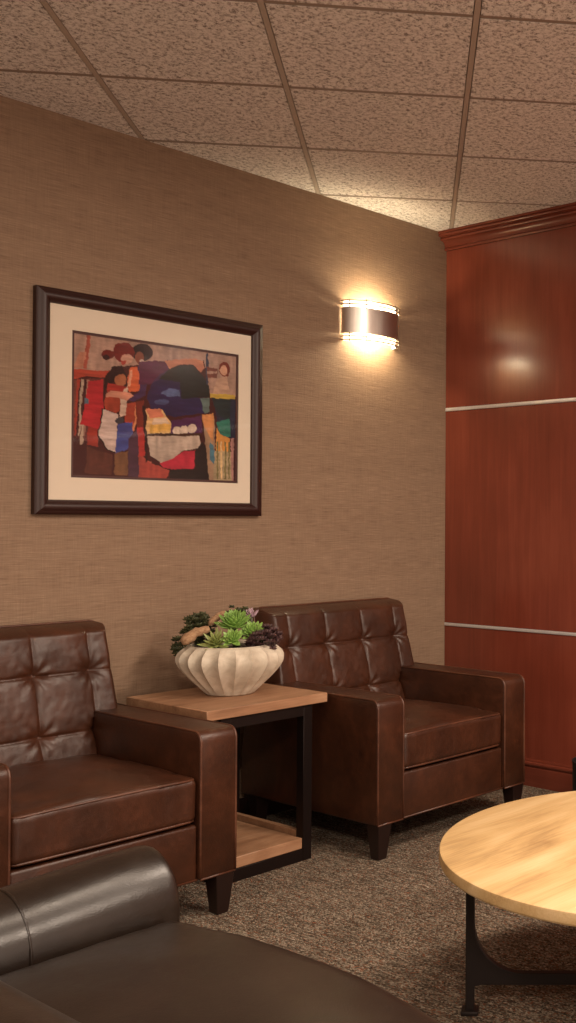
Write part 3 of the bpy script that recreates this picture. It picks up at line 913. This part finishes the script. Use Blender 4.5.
P('A', [(150, 700), (300, 750), (290, 870), (140, 860)], (84, 46, 36)); P('A', [(430, 440), (480, 430), (480, 590), (440, 590)], (110, 44, 34))
P('B', [(-10, 200), (130, 190), (152, 236), (100, 270), (60, 322), (-10, 325)], (82, 38, 66))
P('B', [(60, 322), (110, 290), (216, 308), (222, 392), (352, 398), (346, 482), (180, 502), (60, 472), (36, 400)], (40, 38, 76))
P('B', [(100, 292), (150, 240), (220, 214), (290, 218), (340, 272), (376, 330), (376, 392), (222, 402), (216, 310)], (30, 40, 38))
P('B', [(128, 190), (240, 180), (300, 178), (345, 194), (352, 230), (326, 252), (290, 214), (220, 212), (160, 236)], (192, 126, 98))
P('B', [(112, 372), (160, 340), (212, 352), (216, 386), (150, 392)], (82, 98, 136)); E('B', (115, 420), 40, 16, (66, 80, 120))
P('B', [(30, 455), (116, 460), (166, 540), (168, 592), (32, 598)], (222, 178, 124)); P('B', [(30, 455), (112, 460), (126, 500), (48, 512)], (206, 124, 96))
P('B', [(70, 512), (140, 508), (155, 540), (60, 545)], (226, 196, 168)); P('B', [(52, 548), (160, 540), (166, 590), (48, 596)], (222, 172, 88))
P('B', [(165, 522), (332, 498), (338, 592), (160, 604)], (80, 42, 82))
for c in ((200, 580), (238, 576), (282, 566)): E('B', c, 26, 26, (214, 190, 170))
P('B', [(32, 610), (322, 606), (332, 672), (230, 690), (165, 742), (108, 758), (56, 720)], (186, 166, 150)); P('B', [(30, 598), (330, 592), (330, 608), (30, 610)], (60, 40, 30))
P('B', [(-10, 700), (50, 758), (160, 800), (140, 850), (-10, 850)], (158, 68, 58))
P('B', [(100, 762), (170, 735), (240, 690), (297, 690), (292, 787), (200, 797), (120, 782)], (184, 46, 64))
P('B', [(160, 797), (300, 787), (298, 690), (340, 640), (372, 700), (378, 870), (160, 860)], (30, 28, 26))
P('B', [(-10, 560), (20, 600), (32, 720), (-10, 720)], (170, 52, 48)); P('B', [(8, 440), (24, 440), (40, 740), (28, 760)], (40, 26, 26))
P('B', [(340, 500), (402, 480), (412, 870), (378, 870)], (156, 126, 100)); P('B', [(333, 492), (402, 480), (396, 640), (350, 562)], (200, 136, 86))
P('B', [(328, 400), (378, 395), (378, 470), (350, 482)], (94, 114, 110)); P('B', [(360, 150), (372, 150), (372, 330), (358, 320)], (50, 60, 80))
P('B', [(378, 640), (402, 660), (410, 780), (380, 740)], (70, 110, 124))
P('B', [(392, 392), (520, 398), (520, 620), (440, 620), (410, 460)], (36, 44, 62)); P('B', [(395, 395), (496, 400), (490, 522), (440, 502), (410, 452)], (30, 48, 50))
P('B', [(412, 532), (490, 508), (496, 612), (440, 612)], (46, 114, 98)); P('B', [(380, 372), (520, 380), (520, 402), (380, 396)], (190, 160, 70))
P('B', [(415, 560), (440, 600), (492, 620), (482, 702), (412, 692)], (212, 146, 74)); P('B', [(405, 690), (505, 700), (505, 870), (398, 870)], (170, 150, 116))
for x in (418, 440, 462, 482): P('B', [(x, 640), (x + 9, 640), (x + 7, 850), (x - 2, 850)], (120, 110, 70) if x % 4 else (214, 180, 130))
P('B', [(494, 620), (512, 620), (508, 870), (500, 870)], (170, 124, 116))
P('B', [(363, 225), (425, 235), (418, 285), (368, 285)], (110, 62, 50)); P('B', [(363, 245), (420, 250), (418, 262), (366, 262)], BEI)
E('B', (460, 236), 30, 44, (112, 48, 34)); E('B', (455, 242), 19, 30, (206, 156, 128)); P('B', [(420, 290), (470, 272), (494, 372), (396, 372)], (196, 158, 134))
lin = np.clip(img / 255, 0, 1); lin = np.where(lin <= 0.04045, lin / 12.92, ((lin + 0.055) / 1.055) ** 2.4)
ax0, ax1, az0, az1 = px0 - 0.002, px1 + 0.002, pz0 - 0.002, pz1 + 0.002
vx = ax0 + (ax1 - ax0) * (gu * (1 - 2 * bw / (px1 - px0)) + bw / (px1 - px0)); vz = az1 - (az1 - az0) * (gv * (1 - 2 * bw / (pz1 - pz0)) + bw / (pz1 - pz0))
vco = np.stack([vx, np.full_like(vx, -0.0095), vz], -1).reshape(-1, 3)
idx = np.arange(NU * NV).reshape(NV, NU)
fcs = np.stack([idx[:-1, :-1], idx[1:, :-1], idx[1:, 1:], idx[:-1, 1:]], -1).reshape(-1, 4)
me = bpy.data.meshes.new('art_print'); me.from_pydata(vco.tolist(), [], fcs.tolist()); me.update()
ca = me.color_attributes.new('paint', 'FLOAT_COLOR', 'POINT')
ca.data.foreach_set('color', np.concatenate([lin.reshape(-1, 3), np.ones((NU * NV, 1))], 1).ravel())
tag(link('art_print', me, 'print', pic), 'painting of two embracing figures with a guitar, in red, navy and cream')
box('backing_board', (-PW + 0.0535, PW - 0.0535, -0.0085, -0.002, 0.0535, PH - 0.0535), 'print_border', pic)

# ------------------------------------------------------------------ wall sconce
SX, SZ = -0.530, 2.180
sco = tag(empty('wall_sconce', (SX, 0, SZ)), 'curved brushed nickel wall sconce glowing above and below', 'wall lamp')
EA, EB = 0.168, 0.100
def bow_pts(a, b, z, n=28, t0=0.0, t1=math.pi):
    return [(-a * math.cos(t0 + (t1 - t0) * i / n), -b * math.sin(t0 + (t1 - t0) * i / n) - 0.003, z) for i in range(n + 1)]
def band_bm(a, b, z0, z1, th):
    bm = bmesh.new(); n = 32; rows = []
    for aa, bb in ((a, b), (a - th, b - th)):
        for z in (z0, z1): rows.append([bm.verts.new(p) for p in bow_pts(aa, bb, z, n)])
    o0, o1, i0, i1 = rows
    for k in range(n):
        bm.faces.new((o0[k], o0[k + 1], o1[k + 1], o1[k])); bm.faces.new((i0[k], i1[k], i1[k + 1], i0[k + 1]))
        bm.faces.new((o1[k], o1[k + 1], i1[k + 1], i1[k])); bm.faces.new((o0[k], i0[k], i0[k + 1], o0[k + 1]))
    for k in (0, n): bm.faces.new((o0[k], o1[k], i1[k], i0[k]))
    return bm
from_bm('shade', band_bm(EA, EB, -0.060, 0.060, 0.002), 'nickel', sco, (0, 0, 0), True, 40)
for s in (-1, 1):
    z0, z1 = sorted((s * 0.064, s * 0.092))
    tag(from_bm('diffuser', band_bm(EA - 0.014, EB - 0.014, z0, z1, 0.003), 'diffuser', sco, (0, 0, 0), True, 40), 'glowing white diffuser')
    for zz in (0.074, 0.090):
        from_bm('ring', tube_bm(bow_pts(EA + 0.002, EB + 0.002, s * zz), 0.0034, 8), 'nickel', sco, (0, 0, 0), True)
    for t in (0.42, 1.0, 2.15, 2.72):
        x, y = -(EA + 0.001) * math.cos(t), -(EB + 0.001) * math.sin(t) - 0.003
        z0, z1 = sorted((s * 0.058, s * 0.099))
        from_bm('pin', tube_bm([(x, y, z0), (x, y, z1)], 0.0026, 8), 'nickel', sco, (0, 0, 0), True)
box('back_plate', (-0.11, 0.11, -0.006, -0.0005, -0.05, 0.05), 'nickel', sco, 0.001, 1)
for s in (-1, 1):
    lb = from_bm('bulb', lathe_bm([(0.0005, -0.030), (0.010, -0.026), (0.013, -0.005), (0.012, 0.020), (0.0005, 0.030)], 16), 'diffuser', sco, (0.06 * s, -0.05, 0), True)
    tag(lb, 'small glowing bulb')
for s in (-1, 1):
    d = bpy.data.lights.new('sconce_lamp', 'POINT'); d.energy = 5.4; d.color = (1.0, 0.83, 0.54); d.shadow_soft_size = 0.022
    o = bpy.data.objects.new('sconce_lamp', d); C.objects.link(o); o.parent = sco; o.location = (0, -0.050, s * 0.040)

# ------------------------------------------------------------------ round coffee table
TX, TY, TR, TZ = -1.663, -2.326, 0.558, 0.440
tb = tag(empty('coffee_table', (TX, TY, 0)), 'round pale wood coffee table on black iron legs at the right edge', 'table')
from_bm('table_top', lathe_bm([(0.0005, TZ - 0.031), (TR - 0.006, TZ - 0.031), (TR - 0.002, TZ - 0.029), (TR, TZ - 0.025), (TR, TZ - 0.006), (TR - 0.0015, TZ - 0.0015), (TR - 0.005, TZ), (0.0005, TZ)], 128), 'oak', tb, (0, 0, 0), True, 25)
foot = Vector((-1.953 - TX, -1.943 - TY)); fr_ = foot.length; fang = math.atan2(foot.y, foot.x)
leg_me = {}
for q in range(4):
    a = fang + q * math.pi / 2
    if q == 0:
        prof = [(fr_ + 0.011, 0.012), (fr_ + 0.011, TZ - 0.0315), (fr_ - 0.011, TZ - 0.0315), (fr_ - 0.011, 0.235)]
        prof += [(fr_ - 0.011 - 0.125 + 0.125 * math.cos(t), 0.235 - 0.130 * math.sin(t)) for t in [math.radians(x) for x in range(8, 91, 8)]]
        prof += [(0.018, 0.105), (0.018, 0.075), (fr_ - 0.030, 0.075), (fr_ - 0.011, 0.071), (fr_ - 0.011, 0.012)]
        bm = prism_bm(prof, 'y', -0.011, 0.011, 0.002, 1)
        bmesh.ops.triangulate(bm, faces=[f for f in bm.faces if len(f.verts) > 6])
        l = from_bm('leg', bm, 'iron', tb, (0, 0, 0), True, 35)
        bm = box_bm(fr_ - 0.022, fr_ + 0.022, -0.022, 0.022, 0.0, 0.012, 0.003, 2)
        f = from_bm('foot_plate', bm, 'iron', l, (0, 0, 0), True, 40)
        leg_me = (l.data, f.data)
    else:
        l = bpy.data.objects.new('leg', leg_me[0]); C.objects.link(l); l.parent = tb
        f = bpy.data.objects.new('foot_plate', leg_me[1]); C.objects.link(f); f.parent = l
    l.rotation_euler = (0, 0, a)
from_bm('hub', lathe_bm([(0.030, 0.070), (0.032, 0.073), (0.032, 0.107), (0.030, 0.110)], 24), 'iron', tb, (0, 0, 0), True, 30)

# ------------------------------------------------------------------ dark leather sofa in the foreground
so = tag(empty('sofa', (-3.08, -2.655, 0)), 'dark brown leather sofa with rounded arm in the near left corner', 'sofa')
SOX, SOY = -3.08, -2.655
def sofa_arm(inner, s):
    # rounded top arm, extruded along x; s = +1 for the arm by the wall
    w, zc, r = 0.210, 0.480, 0.105
    n = 20; bm = bmesh.new(); rings = []
    xs = [-2.755, -2.752, -2.745, -2.735, -2.75 - 0.06, -2.95, -3.1, -3.25, -3.44, -3.46]
    xs = [(-2.742, 0.965), (-2.746, 0.985), (-2.752, 0.996), (-2.762, 1.0), (-2.85, 1), (-2.95, 1), (-3.05, 1), (-3.15, 1), (-3.25, 1), (-3.34, 1), (-3.44, 1), (-3.455, 0.98)]
    cyy = inner + s * w / 2
    for x, k in xs:
        dz = -0.030 * max(0, (-2.78 - x)) / 0.3 * 0.6
        prof = [(-w / 2, 0.10)] + [(-w / 2, z) for z in (0.2, 0.3, 0.40, 0.44)] + [(r * math.cos(math.radians(a)), zc + r * math.sin(math.radians(a))) for a in range(180, -1, -12)] + [(w / 2, z) for z in (0.44, 0.40, 0.3, 0.2)] + [(w / 2, 0.10)]
        ring = []
        for y, z in prof:
            zz = 0.34 + (z - 0.34) * k + dz * max(0, (z - 0.3) / 0.28)
            nn = 0.0025 * noise.noise((x * 9, y * 9, z * 9 + s))
            ring.append(bm.verts.new((x - SOX, cyy + y * k + nn - SOY, zz + nn)))
        rings.append(ring)
    for a, b in zip(rings, rings[1:]):
        for k in range(len(a) - 1): bm.faces.new((a[k], a[k + 1], b[k + 1], b[k]))
        bm.faces.new((a[-1], a[0], b[0], b[-1]))
    bm.faces.new(rings[0]); bm.faces.new(rings[-1])
    o = from_bm('arm', bm, 'dark_leather', so, (0, 0, 0), True, 60)
    for xx, rad in ((-3.045, 0.003), (-2.7465, 0.0035)):
        dz = -0.030 * max(0, (-2.78 - xx)) / 0.3 * 0.6
        pts = [(xx - SOX, cyy - w / 2 - SOY, z) for z in (0.12, 0.3, 0.42)] + \
              [(xx - SOX, cyy + r * math.cos(math.radians(a)) - SOY, zc + r * math.sin(math.radians(a)) + dz) for a in range(180, -1, -12)] + \
              [(xx - SOX, cyy + w / 2 - SOY, z) for z in (0.42, 0.3, 0.12)]
        if xx < -3: from_bm('seam', tube_bm(pts, rad, 8), 'dark_leather', o, (0, 0, 0), True)
    return o
sofa_arm(-1.868, 1); sofa_arm(-3.442, -1)
for y0, y1, sd in ((-2.653, -1.872, 0.0), (-3.438, -2.657, 5.0)):
    me = cushion_mesh('seat_cushion', -3.255 - SOX, -2.762 - SOX, y0 - SOY, y1 - SOY, 0.285, 0.466, 0.022, 0.034, 0.050, sd, wr=0.5, axis_front='x')
    link('seat_cushion', me, 'dark_leather', so, (0, 0, 0), True)
box('base', (-3.44 - SOX, -2.785 - SOX, -3.440 - SOY, -1.870 - SOY, 0.10, 0.284), 'dark_leather', so, 0.012, 2)
# low rounded back
prof = [(-3.262, 0.29), (-3.262, 0.51)] + [(-3.36 + 0.098 * math.cos(math.radians(a)), 0.546 + 0.098 * math.sin(math.radians(a))) for a in range(12, 181, 12)] + [(-3.458, 0.29)]
bm = prism_bm([(x - SOX, z) for x, z in prof], 'y', -3.440 - SOY, -1.870 - SOY)
from_bm('back', bm, 'dark_leather', so, (0, 0, 0), True, 50)
for x in (-2.83, -3.40):
    for y in (-1.75, -3.56):
        from_bm('leg', lathe_bm([(0.018, 0), (0.020, 0.003), (0.028, 0.099), (0.028, 0.1005)], 16), 'dark_wood', so, (x - SOX, y - SOY, 0), True, 40)

# ------------------------------------------------------------------ black bin at the right edge
bn = tag(empty('waste_bin', (-0.242, -1.132, 0)), 'small black waste bin by the cherry wall at the far right edge', 'bin')
from_bm('body', lathe_bm([(0.0005, 0.0), (0.104, 0.0), (0.108, 0.004), (0.110, 0.235), (0.106, 0.235), (0.104, 0.010), (0.0005, 0.010)], 40, False), 'black', bn, (0, 0, 0), True, 35)
from_bm('rim', tube_bm([(0.110 * math.cos(2 * math.pi * k / 40), 0.110 * math.sin(2 * math.pi * k / 40), 0.237) for k in range(40)], 0.004, 8, True), 'black', bn, (0, 0, 0), True)
